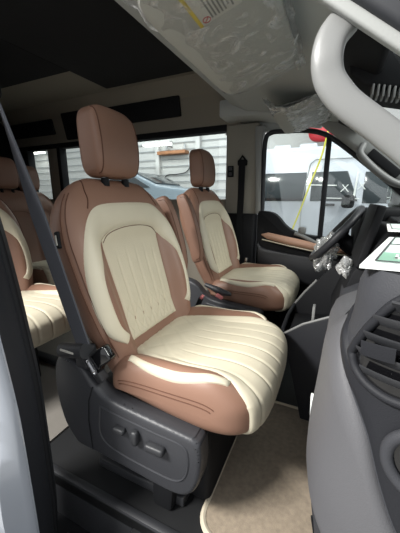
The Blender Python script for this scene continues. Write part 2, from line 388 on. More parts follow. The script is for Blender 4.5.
wm.tube([(.35, 4.27, .98), (.82, 4.27, .97)], .008, 6); wm.tube([(.02, 4.27, 1.19), (.48, 4.27, 1.175)], .009, 6); wm.tube([(.76, 4.27, 1.36), (.74, 4.27, 1.0)], .016, 6)
wm.build('white_strokes', M['white'], pv)  # white crosses and bars laid over the glass
mr = MB(); mr.super((.66, 4.12, .93), (.09, .06, .10), 4, 4); mr.build('wing_mirror', M['deep'], pv)
rl = thing('hose_reel', 'red hose reel hanging high behind the white van', 'hose reel', (.06, 7.0, 2.5))
MB().super((.03, 6.9, 2.55), (.30, .12, .28), 2.6, 2.6).build('drum', M['red'], rl)
MB().box((.03, 7.24, 2.6), (.10, .60, .08), .01).build('bracket', M['deep'], rl)
tag(MB().tube([tuple(p) for p in spline([(.31, 4.1, 2.1), (.23, 4.1, 1.62), (.10, 4.1, 1.2), (-.02, 4.1, .79), (-.20, 4.05, .2), (-.45, 4.0, -.63)], 24)], .014, 8).build('air_hose', M['yhose']),
    'thin yellow air hose hanging slantwise in front of the white van', 'hose')
# wing mirror of this van
wm = thing('wing_mirror', 'pale wing mirror outside the driver door with reflecting glass', 'mirror', (.92, 1.66, .9))
MB().super((.93, 1.70, 1.04), (.075, .13, .14), 5, 5).build('housing', M['handle'], wm)
MB().super((.855, 1.70, 1.05), (.008, .10, .105), 5, 5).build('mirror_pane', M['mirrorglass'], wm)
MB().tube([(.93, 1.45, .86), (.93, 1.60, .88), (.93, 1.68, .93)], .03, 10).build('arm', M['deep'], wm)

# ------------------------------------------------------------------ seats
O = Vector((-.04, 0, .50)); DV = Vector((-.33, 0, .944)); DN = Vector((.944, 0, .33)); DY = Vector((0, 1, 0))
def BP(u, v, w_): return O + DY * u + DV * v + DN * w_
HW = [(-.12, .235), (.0, .262), (.12, .290), (.25, .302), (.36, .302), (.44, .288), (.50, .262), (.55, .220), (.585, .170), (.605, .105)]
VT = .605
def hwb(v): return cr(HW, v)
def bc(v): return cr([(-.12, -.055), (.05, -.062), (.15, -.055), (.35, -.045), (.43, -.022), (.5, -.012), (.6, -.02)], v)
def fw(u, v):
    s = min(abs(u) / hwb(v), 1); c = bc(v); bol = cr([(-.12, -.03), (.05, -.008), (.2, .004), (.36, .0), (.48, -.012), (.6, -.02)], v)
    F = c + (bol - c) * sm(.50, .80, s)
    E = max(0, 1 - s ** 6) ** .42
    if v > .46: E *= max(0, 1 - ((v - .46) / (VT - .46)) ** 3) ** .5
    wm_ = -.075
    return wm_ + (F - wm_) * E
def bw(s, v):
    wm_ = -.075; Bk = cr([(-.12, -.13), (.1, -.155), (.4, -.162), (.6, -.14)], v); E = max(0, 1 - abs(s) ** 5) ** .42
    if v > .46: E *= max(0, 1 - ((v - .46) / (VT - .46)) ** 3) ** .5
    return wm_ + (Bk - wm_) * E
def SB(u, v): return BP(u, v, fw(u, v))

def make_backrest(root):
    rings = []; N = 44
    vs_ = [-.12 + .58 * k / 26 for k in range(27)] + [.46 + (VT - .46) * math.sin(math.pi / 2 * k / 10) for k in range(1, 11)]
    for v in vs_:
        h = hwb(v); r = []
        for k in range(N + 1):
            s = math.sin(-math.pi / 2 + math.pi * k / N); s = math.copysign(abs(s) ** .8, s); r.append(BP(h * s, v, fw(h * s, v)))
        for k in range(1, N):
            s = math.sin(math.pi / 2 - math.pi * k / N); r.append(BP(h * s, v, bw(s, v)))
        rings.append(r)
    back = MB().rings(rings).build('backrest', M['brown'], root, angle=60)
    # cream yoke with two legs down the bolsters: left and right strips share the wide top
    outer = spline([(-.215, .022), (-.268, .075), (-.288, .17), (-.288, .25), (-.275, .33), (-.248, .40), (-.210, .455), (-.165, .488), (-.10, .498), (0, .500)], 46)
    inner = spline([(-.190, .045), (-.222, .09), (-.234, .17), (-.230, .25), (-.210, .298), (-.182, .340), (-.163, .366), (-.130, .392), (-.07, .405), (0, .409)], 46)
    outer += [np.array((-p[0], p[1])) for p in outer[-2::-1]]; inner += [np.array((-p[0], p[1])) for p in inner[-2::-1]]
    PQ = [[tuple(o_ + (i_ - o_) * t / 9) for t in range(10)] for o_, i_ in zip(outer, inner)]
    patch(SB, PQ, lambda i, j: .0078).build('cream_yoke', M['cream'], back)
    # central quilted column
    top = lambda s: .416 - .040 * abs(s) ** 3.2
    n, m = 96, 85; hwp = lambda v: cr([(.0, .150), (.1, .152), (.3, .160), (.38, .164)], v)
    PQ = [[(hwp(.01 + (top(s) - .01) * i / (n - 1)) * s, .01 + (top(s) - .01) * i / (n - 1)) for s in [2 * j / (m - 1) - 1 for j in range(m)]] for i in range(n)]
    def H(i, j):
        s = 2 * j / (m - 1) - 1; v = .01 + (top(s) - .01) * i / (n - 1); h = .0062
        for k in range(-2, 3):
            c = k / 3.0
            d = abs(s - c) * .15
            h -= .0044 * math.exp(-(d / .004) ** 2) * sm(.36, .24, v)
        for sg in (1, -1):                                   # diamond quilting low down
            d = ((s * .15 + sg * v * .62) / .05) % 1; d = min(d, 1 - d) * .05 * .85
            h -= .0022 * math.exp(-(d / .004) ** 2) * sm(.17, .10, v)
        return h
    patch(SB, PQ, H).build('quilted_panel', M['perf'], back)
    def seam_(pts, r): MB().tube(pts, r, 6).build('seam', M['thread'], back)
    seam_([SB(p[0], p[1]) + DN * .0055 for p in spline([(-.158, .366), (-.130, .391), (-.07, .405), (0, .409), (.07, .405), (.130, .391), (.158, .366)], 30)], .0014)
    for sg in (-1, 1):
        seam_([SB(sg * p[0], p[1]) + DN * .0012 for p in spline([(.150, .588), (.172, .545), (.180, .51), (.195, .48)], 20)], .0020)
        for k_ in (.955, .985):
            seam_([SB(sg * hwb(v) * k_, v) + DN * .001 + DY * sg * .001 for v in [.0 + .54 * k / 40 for k in range(41)]], .0015)
    tg = MB(); bar(tg, BP(-hwb(.378) - .001, .378, -.066), BP(-hwb(.428) - .001, .428, -.066), DN, .016, .012, .003); tg.build('fabric_tag', M['deep'], back)
    tg = MB(); bar(tg, BP(-hwb(.388) - .0075, .388, -.066), BP(-hwb(.418) - .0075, .418, -.066), DN, .005, .002, 0); tg.build('tag_print', M['pale'], back)
    return back

def make_headrest(root):
    rot = Matrix.Rotation(R(-4), 4, 'Y'); c = Vector((-.272, 0, 1.166)); A_, B_, C_, p_, q_ = .052, .118, .120, 5.5, 4.6
    def fn(v):
        t = v.z / C_; f = 1 - .05 * max(0, t) ** 2 - .06 * max(0, -t) ** 2
        x = v.x - .012 * t * t; return Vector((x * (1 - .10 * max(0, t)), v.y * f, v.z + .006 * (1 - (v.y / B_) ** 2)))
    hr = MB().super(c, (A_, B_, C_), p_, q_, 64, 36, rot, fn).build('headrest', M['brown'], root, angle=80)
    for sg in (-1, 1):
        y0 = .098; zm = C_ * (1 - (y0 / B_) ** q_) ** (1 / q_) * .995; pts = []
        for k in range(49):
            z = zm * math.sin(math.pi * (k / 48 - .5)); r = (1 - abs(z / C_) ** q_) ** (1 / q_)
            x = A_ * max(0, r ** p_ - (y0 / B_) ** p_) ** (1 / p_) + .0005
            pts.append(rot @ fn(Vector((x, sg * y0, z))) + c)
        MB().tube(pts, .0022, 6).build('seam', M['thread'], hr)
    for y in (-.055, .055):
        MB().cyl((-.262, y, 1.03), (-.268, y, 1.065), .007, 12).build('post', M['metal'], hr)
        MB().cyl((-.260, y, 1.022), (-.262, y, 1.050), .014, 14).build('post_sleeve', M['deep'], hr)
    return hr

XM, AX, ZM, AZ = .13, .255, .40, .075
def SC(a, y):
    """cushion surface: a = angle from under the nose (-90) over the top to the rear (180), y across"""
    s = min(abs(y) / .285, 1); E = max(0, 1 - s ** 9) ** .4; ax = AX * (1 - (.19 if math.cos(a) > 0 else .08) * s ** 3.5) * ((.55 + .45 * E) if math.cos(a) > 0 else (.80 + .20 * E))
    c, sn = math.cos(a), math.sin(a); e = lambda t, q: math.copysign(abs(t) ** (2 / q), t)
    x = e(c, 3.6); z = e(sn, 3.6)
    X = XM + ax * x; Z = ZM + AZ * z * E
    if z > 0:
        Z += z * E * (.041 * sm(.58, .86, s) * sm(.36, .22, X) - .004 + .012 * sm(.1, .3, X) * sm(.40, .33, X))
    else: Z += .035 * sm(.25, -.1, X) * abs(z)
    return Vector((X, y, Z))
def top_angle(X, y=0):
    t = (X - XM) / AX; t = max(-.999, min(.999, t)); return math.acos(math.copysign(abs(t) ** 1.8, t))

def make_cushion(root):
    ys_ = [.285 * math.copysign(abs(math.sin(t)) ** .75, t) for t in [(-math.pi / 2 + math.pi * k / 48) for k in range(49)]]
    rings = [[SC(2 * math.pi * k / 72, y) for k in range(72)] for y in ys_]
    cu = MB().rings(rings).build('cushion', M['brown'], root, angle=70)
    # quilted centre, running over the nose; wider at the front
    n, m = 110, 99; a0, a1 = R(-58), top_angle(-.10)
    def hp(a):
        X = SC(a, 0).x
        if a < R(20): return cr([(R(-58), .222), (R(-20), .240), (R(20), .246)], a)
        return cr([(-.12, .165), (.05, .194), (.15, .207), (.25, .214), (.30, .222), (.34, .236), (.385, .246)], X)
    AA = [a0 + (a1 - a0) * (i / (n - 1)) for i in range(n)]
    PQ = [[(a, hp(a) * (2 * j / (m - 1) - 1)) for j in range(m)] for a in AA]
    def H(i, j):
        a = AA[i]; s = 2 * j / (m - 1) - 1; X = SC(a, 0).x; h = .008
        for k in range(-3, 4):
            d = abs(s - k / 3.6) * hp(a); h -= .0032 * math.exp(-(d / .0042) ** 2) * (1 if a < R(60) else sm(.05, .12, X))
        if a > R(60):
            for sg in (1, -1):
                d = ((s * .155 + sg * X * .8) / .085) % 1; d = min(d, 1 - d) * .085 * .8
                h -= .0018 * math.exp(-(d / .0045) ** 2) * sm(.14, .07, X)
        return h
    fl = -1
    patch(SC, PQ, H, flip=fl).build('quilted_panel', M['cream'], cu)
    for sg in (-1, 1):
        o_ = spline([(-.06, .252), (.02, .269), (.12, .2735), (.20, .270), (.265, .260), (.315, .242)], 40)
        i_ = spline([(-.06, .228), (.02, .246), (.12, .250), (.19, .245), (.25, .235), (.305, .218)], 40)
        PQ = [[(top_angle(*(p + (q - p) * t / 8)), sg * (p + (q - p) * t / 8)[1]) for t in range(9)] for p, q in zip(o_, i_)]
        patch(SC, PQ, lambda i, j: .006, flip=fl).build('cream_band', M['cream'], cu)
        for yy in (.2822, .2838):
            MB().tube([SC(R(38) + R(112) * k / 40, sg * yy) + Vector((0, sg * .0008, 0)) for k in range(41)], .0014, 6).build('seam', M['thread'], cu)
    return cu

def make_base(root):
    ped = MB().box((.02, 0, .16), (.40, .42, .32), .02, 3).build('pedestal', M['deep'], root)
    MB().box((.02, 0, .335), (.46, .46, .03), .01).build('slide_frame', M['black'], root)
    for y in (-.23, .23): MB().box((-.03, y, .02), (.36, .05, .04), .008).build('floor_rail', M['black'], root)
    MB().prism([(.05, .0), (.12, .0), (.14, .20), (.05, .22)], -.285, -.20, 'y', .012).build('front_post', M['deep'], root)
    # side cover
    ol = spline([(-.225, .163), (-.275, .23), (-.300, .34), (-.292, .44), (-.262, .485), (-.215, .485), (-.165, .462), (-.12, .415), (-.06, .385), (.05, .372), (.15, .364), (.22, .358)], 46)
    ol += spline([(.242, .345), (.244, .29), (.236, .225), (.215, .175), (.180, .148), (.12, .142), (0, .150), (-.12, .157), (-.195, .159)], 40)
    cov = MB().prism([tuple(p) for p in ol], -.325, -.262, 'y', .016, 4).build('side_cover', M['seatplastic'], root, angle=50)
    ins = spline([(-.10, .355), (-.11, .27), (-.09, .225), (-.02, .205), (.10, .196), (.165, .20), (.198, .235), (.205, .30), (.185, .33), (.1, .335), (-.03, .345), (-.10, .355)], 60)
    MB().tube([(p[0], -.3245, p[1]) for p in ins[:-1]], .0035, 6, closed=True).build('raised_border', M['seatplastic'], cov)
    MB().tube([(-.125, -.3245, .412), (-.145, -.326, .36), (-.155, -.326, .28), (-.15, -.3245, .17)], .002, 6).build('cover_seam', M['deep'], cov)
    b = MB().box((-.022, -.332, .303), (.040, .022, .018), .006, 3).build('switch', M['black'], cov)
    b = MB().super((.036, -.334, .300), (.0125, .012, .024), 3, 3).build('switch', M['black'], cov)
    b = MB(); b.box((.105, -.334, .291), (.062, .026, .024), .008, 3); b.build('switch', M['black'], cov)
    return cov

def make_anchor(root):
    a = MB(); a.cyl((-.235, -.325, .515), (-.135, -.325, .535), .024, 20); a.box((-.165, -.30, .50), (.05, .05, .07), .01, 3)
    bar(a, (-.15, -.315, .52), (-.10, -.30, .43), (0, 1, 0), .03, .03, .006)
    an = a.build('belt_anchor', M['black'], root)
    MB().box((-.19, -.3485, .531), (.055, .003, .006)).build('anchor_label', M['pale'], an)
    b = MB(); bar(b, (-.115, -.31, .50), (-.07, -.295, .535), (0, 1, 0), .036, .05, .008); bar(b, (-.12, -.305, .46), (-.10, -.305, .5), (0, 1, 0), .03, .03, .006); b.build('anchor_latch', M['gloss'], an)
    b = MB(); bar(b, (-.135, -.325, .505), (-.105, -.325, .465), (0, 1, 0), .006, .005); b.build('anchor_strip', M['metal'], an)
    return an

def make_armrest(root, y, w0=-.07, dep=.046):
    rings = []
    rot = Matrix((DV, DY, DN)).transposed().to_4x4()
    m = MB(); c = BP(y, .340, w0)
    def fn(v): return Vector((v.x, v.y, v.z - .015 * (v.x / .198) ** 2 + .012 * (v.x / .198)))
    arm = m.super(c, (.198, .029, dep), 4, 5, 48, 24, rot, fn).build('armrest', M['brown'], root, angle=80)
    for sg in (-1, 1):
        y0 = .022; pts = []
        for k in range(49):
            x = .197 * math.sin(math.pi * (k / 48 - .5)) * (1 - (y0 / .029) ** 5) ** .25
            r = (abs(x / .198) ** 4 + (y0 / .029) ** 4)
            z = dep * max(0, 1 - min(1, r ** (5 / 4))) ** .2
            pts.append(c + rot @ fn(Vector((x, sg * y0, z + .0005))))
        MB().tube(pts, .0018, 6).build('seam', M['thread'], arm)
    return arm

seat = thing('front_seat', 'front passenger seat in brown and cream leather, closest to the open doorway', 'car seat', (0, 0, 0))
make_backrest(seat); make_headrest(seat); make_cushion(seat); make_base(seat); make_anchor(seat)
arm = make_armrest(seat, .340)
bk = thing('tmp', '', '');  bpy.data.objects.remove(bk)
buckle = MB(); bar(buckle, (-.10, .335, .40), (-.06, .335, .50), (0, 1, 0), .03, .02, .006); bk = buckle.build('buckle', M['deep'], seat)
b2 = MB(); bar(b2, (-.06, .335, .495), (-.052, .335, .512), (0, 1, 0), .024, .014, .003); b2.build('release_button', M['pink'], bk)
SKIP = ('armrest', 'belt_anchor', 'buckle', 'raised_border', 'cover_seam', 'switch')
dr = copy_tree(seat, skip=('armrest', 'belt_anchor', 'buckle')); dr.location = (-.06, .95, 0)
dr['label'] = 'driver seat in brown and cream leather beside the steering wheel'
arm2 = make_armrest(seat, -.372, -.02, .036); arm2.parent = dr; arm2.name = 'armrest'
lv = MB(); lv.tube([(-.17, .635, .47), (-.10, .625, .455), (-.04, .62, .44), (.0, .62, .435)], [.012, .018, .018, .008], 10); l_ = lv.build('recline_lever', M['seatplastic'], dr)
b2 = MB(); bar(b2, (-.085, .60, .43), (-.045, .60, .41), (0, 1, 0), .02, .02, .004); b2.build('lever_mark', M['pink'], l_)
bb = MB(); bar(bb, (-.10, 1.25, .47), (-.09, 1.25, .53), (0, 1, 0), .03, .02, .005); bb.build('belt_tongue', M['metal'], dr)
for (x, y, w_, lab) in ((-1.00, -.08, 1, 'second row seat with cream ribbed cushion, half hidden by the door seal'),
                        (-1.62, .60, .8, 'rear seat with dark headrest, mostly behind the hanging grey seat belt'),
                        (-2.05, 1.10, .78, 'rearmost seat standing against the far side windows')):
    r = copy_tree(seat, skip=SKIP + ('front_post',)); r.location = (x, y, 0); r.scale = (1, w_, 1)
    for c in kids(r):
        if c.name.startswith('pedestal'): c.scale = (.45, .5, 1)
    if x < -1.2:
        for c in kids(r):
            for g in kids(c):
                if g.name.split('.')[0] in ('cream_yoke', 'quilted_panel') and c.name.startswith('backrest'): bpy.data.objects.remove(g)
    r['label'] = lab; r['group'] = 'rear passenger seats'

# ------------------------------------------------------------------ seat belts
def ribbon(pts, wd, width, thk=.0025):
    pts = [Vector(p) for p in pts]; rings = []
    for i, p in enumerate(pts):
        t = (pts[min(i + 1, len(pts) - 1)] - pts[max(i - 1, 0)]).normalized(); a = Vector(wd[i] if isinstance(wd, list) else wd); a = (a - t * a.dot(t)).normalized(); n = t.cross(a)
        rings.append([p + a * width / 2 + n * thk, p - a * width / 2 + n * thk, p - a * width / 2 - n * thk, p + a * width / 2 - n * thk])
    return MB().rings(rings)
sb = thing('seat_belt', 'grey seat belt webbing hanging slack beside the near front seat', 'seat belt', (-.26, -.40, 1.2))
a, b = Vector((-.262, -.395, 1.20)), Vector((-.135, -.335, .565)); pts = [a.lerp(b, k / 12) for k in range(13)]
wds = [Vector((.8, -.55 + .5 * min(1, k / 5), .1)) for k in range(13)]
ribbon(pts, wds, .057).build('webbing', M['belt'], sb)
MB().box((-.265, -.415, 1.24), (.07, .03, .07), .012, 3).build('guide_loop', M['deep'], sb)
sb2 = thing('seat_belt', 'black seat belt hanging down the pillar behind the driver seat', 'seat belt', (-.19, YW - .03, 1.25))
ribbon([(-.185, YW - .05, 1.25), (-.182, YW - .06, 1.0), (-.18, YW - .085, .8), (-.18, YW - .09, .30)], (1, 0, 0), .05).build('webbing', M['deep'], sb2)
g = MB(); g.box((-.185, YW - .035, 1.245), (.075, .035, .045), .012, 3); g.tube([(-.21, YW - .04, 1.26), (-.185, YW - .04, 1.295), (-.16, YW - .04, 1.26)], .008, 8); g.build('guide_loop', M['deep'], sb2)
sw = thing('wall_switch', 'small black switch plate on the pale pillar behind driver seat', 'switch', (-.30, YW - .02, 1.19))
MB().box((-.285, YW - .022, 1.185), (.05, .016, .085), .006, 3).build('plate', M['deep'], sw)
for z in (1.165, 1.205): MB().box((-.285, YW - .033, z), (.026, .008, .026), .003).build('button', M['seatplastic'], sw)
latch = thing('door_striker', 'steel striker bolted to the silver body behind the doorway', 'latch', (-.24, -.57, .5))
MB().box((-.245, -.582, .50), (.05, .012, .075), .004).build('plate', M['metal'], latch)
MB().tube([(-.24, -.58, .475), (-.205, -.61, .478), (-.205, -.61, .522), (-.24, -.58, .525)], .006, 8).build('loop', M['metal'], latch)

# ------------------------------------------------------------------ floor mat
fm = thing('floor_mat', 'beige carpet floor mat with pale bound edge in front of passenger seat', 'floor mat', (.55, .05, .002))
def rr(x0, x1, y0, y1, r, n=8):
    out = []
    for cx, cy, a in ((x1 - r, y1 - r, 0), (x0 + r, y1 - r, 90), (x0 + r, y0 + r, 180), (x1 - r, y0 + r, 270)):
        out += [(cx + r * math.cos(R(a + 90 * k / n)), cy + r * math.sin(R(a + 90 * k / n))) for k in range(n + 1)]
    return out
o_ = rr(.215, 1.0, -.30, .36, .07)
MB().prism(o_, .001, .014, 'z', .004).build('carpet', M['carpet'], fm)
MB().tube([(p[0], p[1], .009) for p in o_], .010, 8, closed=True).build('binding', M['binding'], fm)

# ------------------------------------------------------------------ dashboard
db = thing('dashboard', 'dark grey dashboard with end vent and cup holder by open doorway', 'dashboard', (.75, .4, .6))
PL = spline([(1.30, .62), (1.0, .60), (.62, .575), (.2, .55), (-.05, .53), (-.25, .522), (-.36, .516), (-.43, .520), (-.485, .535), (-.525, .575), (-.545, .64), (-.555, .75), (-.56, 1.02)], 120)
PL = [Vector((p[1], p[0], 0)) for p in PL]
NL = []
for i in range(len(PL)):
    t = (PL[min(i + 1, len(PL) - 1)] - PL[max(i - 1, 0)]).normalized(); NL.append(Vector((-abs(t.y) if False else t.y, -t.x, 0)).normalized())
QZ = [(.0, -.17), (.12, -.12), (.22, -.07), (.32, -.025), (.40, .0), (.47, .010), (.55, .012), (.65, .006), (.76, .0), (.86, -.002), (.890, -.006), (.900, -.014)]
def FD(i, z, extra=0):
    i0 = max(0, min(len(PL) - 1, int(i))); i1 = min(len(PL) - 1, i0 + 1); f = i - i0
    p = PL[i0].lerp(PL[i1], f); n = NL[i0].lerp(NL[i1], f).normalized()
    z_r = cr([(-.40, .74), (-.1, .68), (.2, .62)], p.y); rec = sm(z_r, z_r + .11, z) * cr([(-.50, 0), (-.46, .010), (-.42, .028), (-.30, .060), (-.18, .085), (0, .115), (.3, .14)], p.y) if p.x < .6 or p.y > -.4 else 0
    q = p + n * (cr(QZ, z) + extra); q.x += rec; return Vector((q.x, q.y, z))
i_end = len(PL) - 1
def idx_y(y): return min(range(len(PL)), key=lambda k: abs(PL[k].y - y) + (0 if PL[k].x < .66 else 9))
i_c = idx_y(.2)
up = MB(); zs = [.05 + .847 * k / 40 for k in range(41)]
up.grid([[FD(i, z) for z in zs] for i in range(0, len(PL))])
up.build('upper_panel', M['dash'], db, angle=60)
topo = [FD(i, .8965) for i in range(0, len(PL), 2)]
MB().prism([(p.x, p.y) for p in topo] + [(1.25, -.55), (1.25, 1.3)],   .876, .8965, 'z', .003).build('top_panel', M['deep'], db)
# lower grey glove box shell, edge falling as it wraps round to the door end
def zb(i):
    return cr([(i_c, .72), (52, .765), (63, .80), (74, .775), (80, .745), (87, .695), (91.5, .63), (95, .585), (105, .50), (119, .40)], i)
ni = 70; I0 = i_c
G = []
for k in range(ni):
    i = I0 + (i_end - I0) * k / (ni - 1); zt = zb(i); row = []
    for j in range(27):
        t = j / 24; zl = cr([(i_c, .50), (70, .50), (80, .48), (88, .45), (95, .39), (i_end, .28)], i); z = zl + (zt - zl) * min(t, 1)
        e = .010 * min(1, max(0, (24 - j) / 3)) ** .5 * min(1, .05 + j / 2) ** .5 if j <= 24 else -.004
        row.append(FD(i, z, e))
    G.append(row)
gl = MB().grid(G).build('glove_box_shell', M['dashlow'], db, angle=60)
G = []
for k in range(ni):
    i = 62 + (i_end - 62) * k / (ni - 1); z0 = zb(i) + .004; wdt = cr([(I0, .004), (52, .016), (66, .022), (80, .03), (87, .12), (95, .22), (i_end, .24)], i)
    G.append([FD(i, z0 + wdt * j / 8, .006 * math.sin(math.pi * j / 8) ** .3) for j in range(9)])
MB().grid(G).build('edge_band', M['band'], db, angle=60)
tb = MB(); ib = idx_y(-.46); tb.tube([FD(i, .30, .001) for i in range(ib, i_end)], .0025, 6); tb.tube([FD(ib, z, .001) for z in (.45, .38, .30, .25, .2, .12)], .0025, 6); tb.build('glove_box_seam', M['deep'], gl)
G = [[FD(i, z, .003) for z in [.76 + .135 * j / 10 for j in range(11)]] for i in [12 + (58 - 12) * k / 40 for k in range(41)]]
MB().grid(G).build('dark_overlay', M['deep'], db)  # black sheet just off the upper dash face
# door end vent and cup holder, both let into the wrapped end of the dash
fr = [(81.6, .79), (83.4, .814), (85.8, .842), (89, .872), (93, .887), (98, .872), (101, .84), (101, .80), (97, .768), (91.5, .757), (86.8, .760), (83.4, .772)]
fr = [tuple(p) for p in spline(fr + fr[:1], 72)][:-1]
vt = MB().tube([FD(a, b, .008) for a, b in fr], .0055, 10, closed=True).build('air_vent', M['band'], db)
ci, cz = 91, .818
MB().grid([[FD(ci + (a - ci) * t, cz + (b - cz) * t, .0065) for a, b in fr + fr[:1]] for t in (.02, .35, .7, .9, 1)]).build('vent_throat', M['gloss'], vt)
def strip(i0, i1, z0, z1, th, e0, e1):
    rg = []
    for k in range(15):
        i = i0 + (i1 - i0) * k / 14; z = z0 + (z1 - z0) * k / 14
        rg.append([FD(i, z, e0), FD(i, z + th * .7, e1), FD(i, z + th * .7 + .0025, e1), FD(i, z + .0025, e0)])
    return MB().rings(rg)
for i0, i1, z0 in ((85, 97.5, .772), (83.8, 99.5, .793), (84.8, 100, .816), (86, 99.5, .839), (88.5, 98, .860)):
    strip(i0, i1, z0, z0 + .004, .016, .007, .016).build('vent_slat', M['black'], vt)
tb_ = strip(85.2, 90.5, .800, .806, .024, .018, .021); tb_.build('vent_tab', M['band'], vt)
ring = [FD(97.8 - 6.4 * math.cos(t), .696 + .040 * math.sin(t), .010) for t in [2 * math.pi * k / 40 for k in range(40)]]
chn = MB().tube(ring, .007, 10, closed=True).build('cup_holder', M['dash'], db)
MB().grid([[FD(97.8 - 6.4 * r * math.cos(t), .696 + .040 * r * math.sin(t), .0085) for t in [2 * math.pi * k / 40 for k in range(41)]] for r in (.02, .5, 1)]).build('cup_well', M['gloss'], chn)
# centre console with open tray
con = MB(); con.prism([(.345, .402), (.425, .464), (.523, .514), (.75, .55), (.75, 0), (.45, 0), (.39, .24)], .298, .314, 'y', .006)
cs = con.build('console_side', M['band'], db)
MB().prism([(.35, .425), (.40, .50), (.47, .60), (.56, .70), (.80, .72), (.80, 0), (.45, 0), (.40, .25)], .62, .645, 'y', .008).build('console_far_side', M['deep'], db)
MB().prism([(.36, .385), (.75, .44), (.75, .0), (.45, 0), (.41, .24)], .314, .62, 'y', .004).build('console_body', M['deep'], db)
MB().tube([(.347, .304, .406), (.425, .304, .467), (.523, .304, .517), (.6, .304, .530)], .005, 8).build('tray_edge', M['handle'], db)
MB().tube([(.352, .63, .432), (.40, .63, .508), (.45, .63, .575)], .006, 8).build('console_rim', M['handle'], db)
MB().tube([(.345, .306, .402), (.337, .35, .402), (.337, .52, .410), (.352, .63, .430)], .010, 8).build('console_lip', M['band'], db)
MB().box((.46, .345, .50), (.012, .05, .08), .004).build('tray_divider', M['handle'], db)
MB().prism([(.52, .50), (.58, .70), (.68, .88), (.85, .88), (.85, .5)], .316, .62, 'y', .01).build('centre_stack', M['deep'], db)
scr = MB(); bar(scr, (.600, .45, .725), (.648, .45, .955), (1, 0, .2), .030, .30, .008); sc_ = scr.build('touch_screen', M['deep'], db)
# instrument hood and steering column shroud
MB().prism([(.62, .62), (.60, .80), (.64, .925), (.95, .93), (.95, .6)], .72, 1.2, 'y', .03, 3).build('instrument_hood', M['deep'], db)
# documents lying on the dash top
def sheet(corners, label, rows):
    a, b, c, d = [Vector(p) for p in corners]
    z = Vector((0, 0, 1))
    t = thing('framed_document', label, 'document', ((a + c) / 2)[:], 'documents on the dashboard')
    q = lambda s, r: (a.lerp(b, s)).lerp(d.lerp(c, s), r)
    def quad(s0, s1, r0, r1, h, hh=.0012):
        m_ = MB(); lo = [q(s0, r0), q(s1, r0), q(s1, r1), q(s0, r1)]
        return m_.rings([[p + z * h for p in lo], [p + z * (h + hh) for p in lo]])
    quad(0, 1, 0, 1, .001, .004).build('sheet', M['white'], t, smooth=False)
    quad(.05, .95, .08, .95, .0052).build('printed_area', M['mint'], t, smooth=False)
    if rows:
        quad(.05, .95, .08, .30, .0064).build('green_band', M['green'], t, smooth=False)
        L = MB(); k = 0; s = .12
        random.seed(9)
        while s < .86:
            wd = random.uniform(.025, .05); h0 = .13 + .02 * random.random(); L2 = quad(s, s + wd * .35, h0, .24, .0078, .0006); L.add(L2.v, L2.f)
            L2 = quad(s, s + wd, h0, h0 + .035, .0078, .0006); L.add(L2.v, L2.f); s += wd + .012
        L.build('white_lettering', M['white'], t, smooth=False)
        quad(.05, .95, .60, .612, .0064).build('ruled_line', M['ink'], t, smooth=False)
    fr_ = MB()
    for s0, s1, r0, r1 in ((.05, .95, .075, .085), (.05, .95, .945, .955), (.045, .055, .08, .95), (.945, .955, .08, .95)):
        f_ = quad(s0, s1, r0, r1, .0066); fr_.add(f_.v, f_.f)
    fr_.build('border_line', M['ink'], t, smooth=False)
sheet([(.533, -.496, .897), (.80, -.50, .897), (.83, -.19, .897), (.606, -.185, .897)], 'white framed document with a green band lying nearest on the dash top', True)
sheet([(.625, -.03, .897), (.80, -.03, .897), (.80, .18, .897), (.65, .18, .897)], 'smaller white framed document on the dash top behind the screen', False)
lab = MB(); i_ = idx_y(-.22); bar(lab, FD(i_, .52, .012), FD(i_, .45, .012), (0, 1, 0), .02, .002)
tag(lab.build('paper_tag', M['white']), 'small white paper tag stuck to the glove box edge', 'tag')

# ------------------------------------------------------------------ steering wheel
swh = thing('steering_wheel', 'black steering wheel in front of the driver seat', 'steering wheel', (.515, .95, .775))
C0 = Vector((.515, .95, .775)); ax = Vector((-.79, 0, .61)).normalized(); e1 = Vector((.61, 0, .79)).normalized(); e2 = Vector((0, 1, 0))
MB().tube([C0 + e1 * .185 * math.cos(t) + e2 * .185 * math.sin(t) for t in [2 * math.pi * k / 56 for k in range(56)]], .021, 12, closed=True).build('rim', M['seatplastic'], swh)
rot = Matrix((e1, e2, ax)).transposed().to_4x4()
MB().super(C0 - ax * .02, (.07, .085, .03), 3, 3, 32, 16, rot).build('hub', M['black'], swh)
for d_ in (e2, -e2, -e1):
    s_ = MB(); bar(s_, C0 - ax * .02 + d_ * .05, C0 + d_ * .175, ax.cross(d_), .035, .016, .006); s_.build('spoke', M['gloss'], swh)
MB().cyl(C0 - ax * .03, C0 - ax * .17, .045, 24).build('column', M['deep'], swh)
def crumple(c, s, amp, seed, name, label, cat, fold=14):
    def fn(v):
        p = Vector((v.x * fold, v.y * fold, v.z * fold)) + Vector((seed, seed * 2, 0)); d = noise.turbulence(p, 3, True) - .5
        return v * (1 + amp * d)
    o = MB().super(c, s, 2, 2, 44, 26, None, fn).build(name, M['bag'], None, angle=20)
    return tag(o, label, cat)
crumple((.475, .86, .690), (.065, .075, .095), 1.0, 3.3, 'plastic_wrap', 'crumpled clear plastic wrap tied on the steering column stalk', 'plastic wrap')
crumple((.56, .40, .705), (.03, .05, .045), 1.2, 8.1, 'plastic_wrap', 'torn scrap of clear plastic at the screen foot', 'plastic wrap')

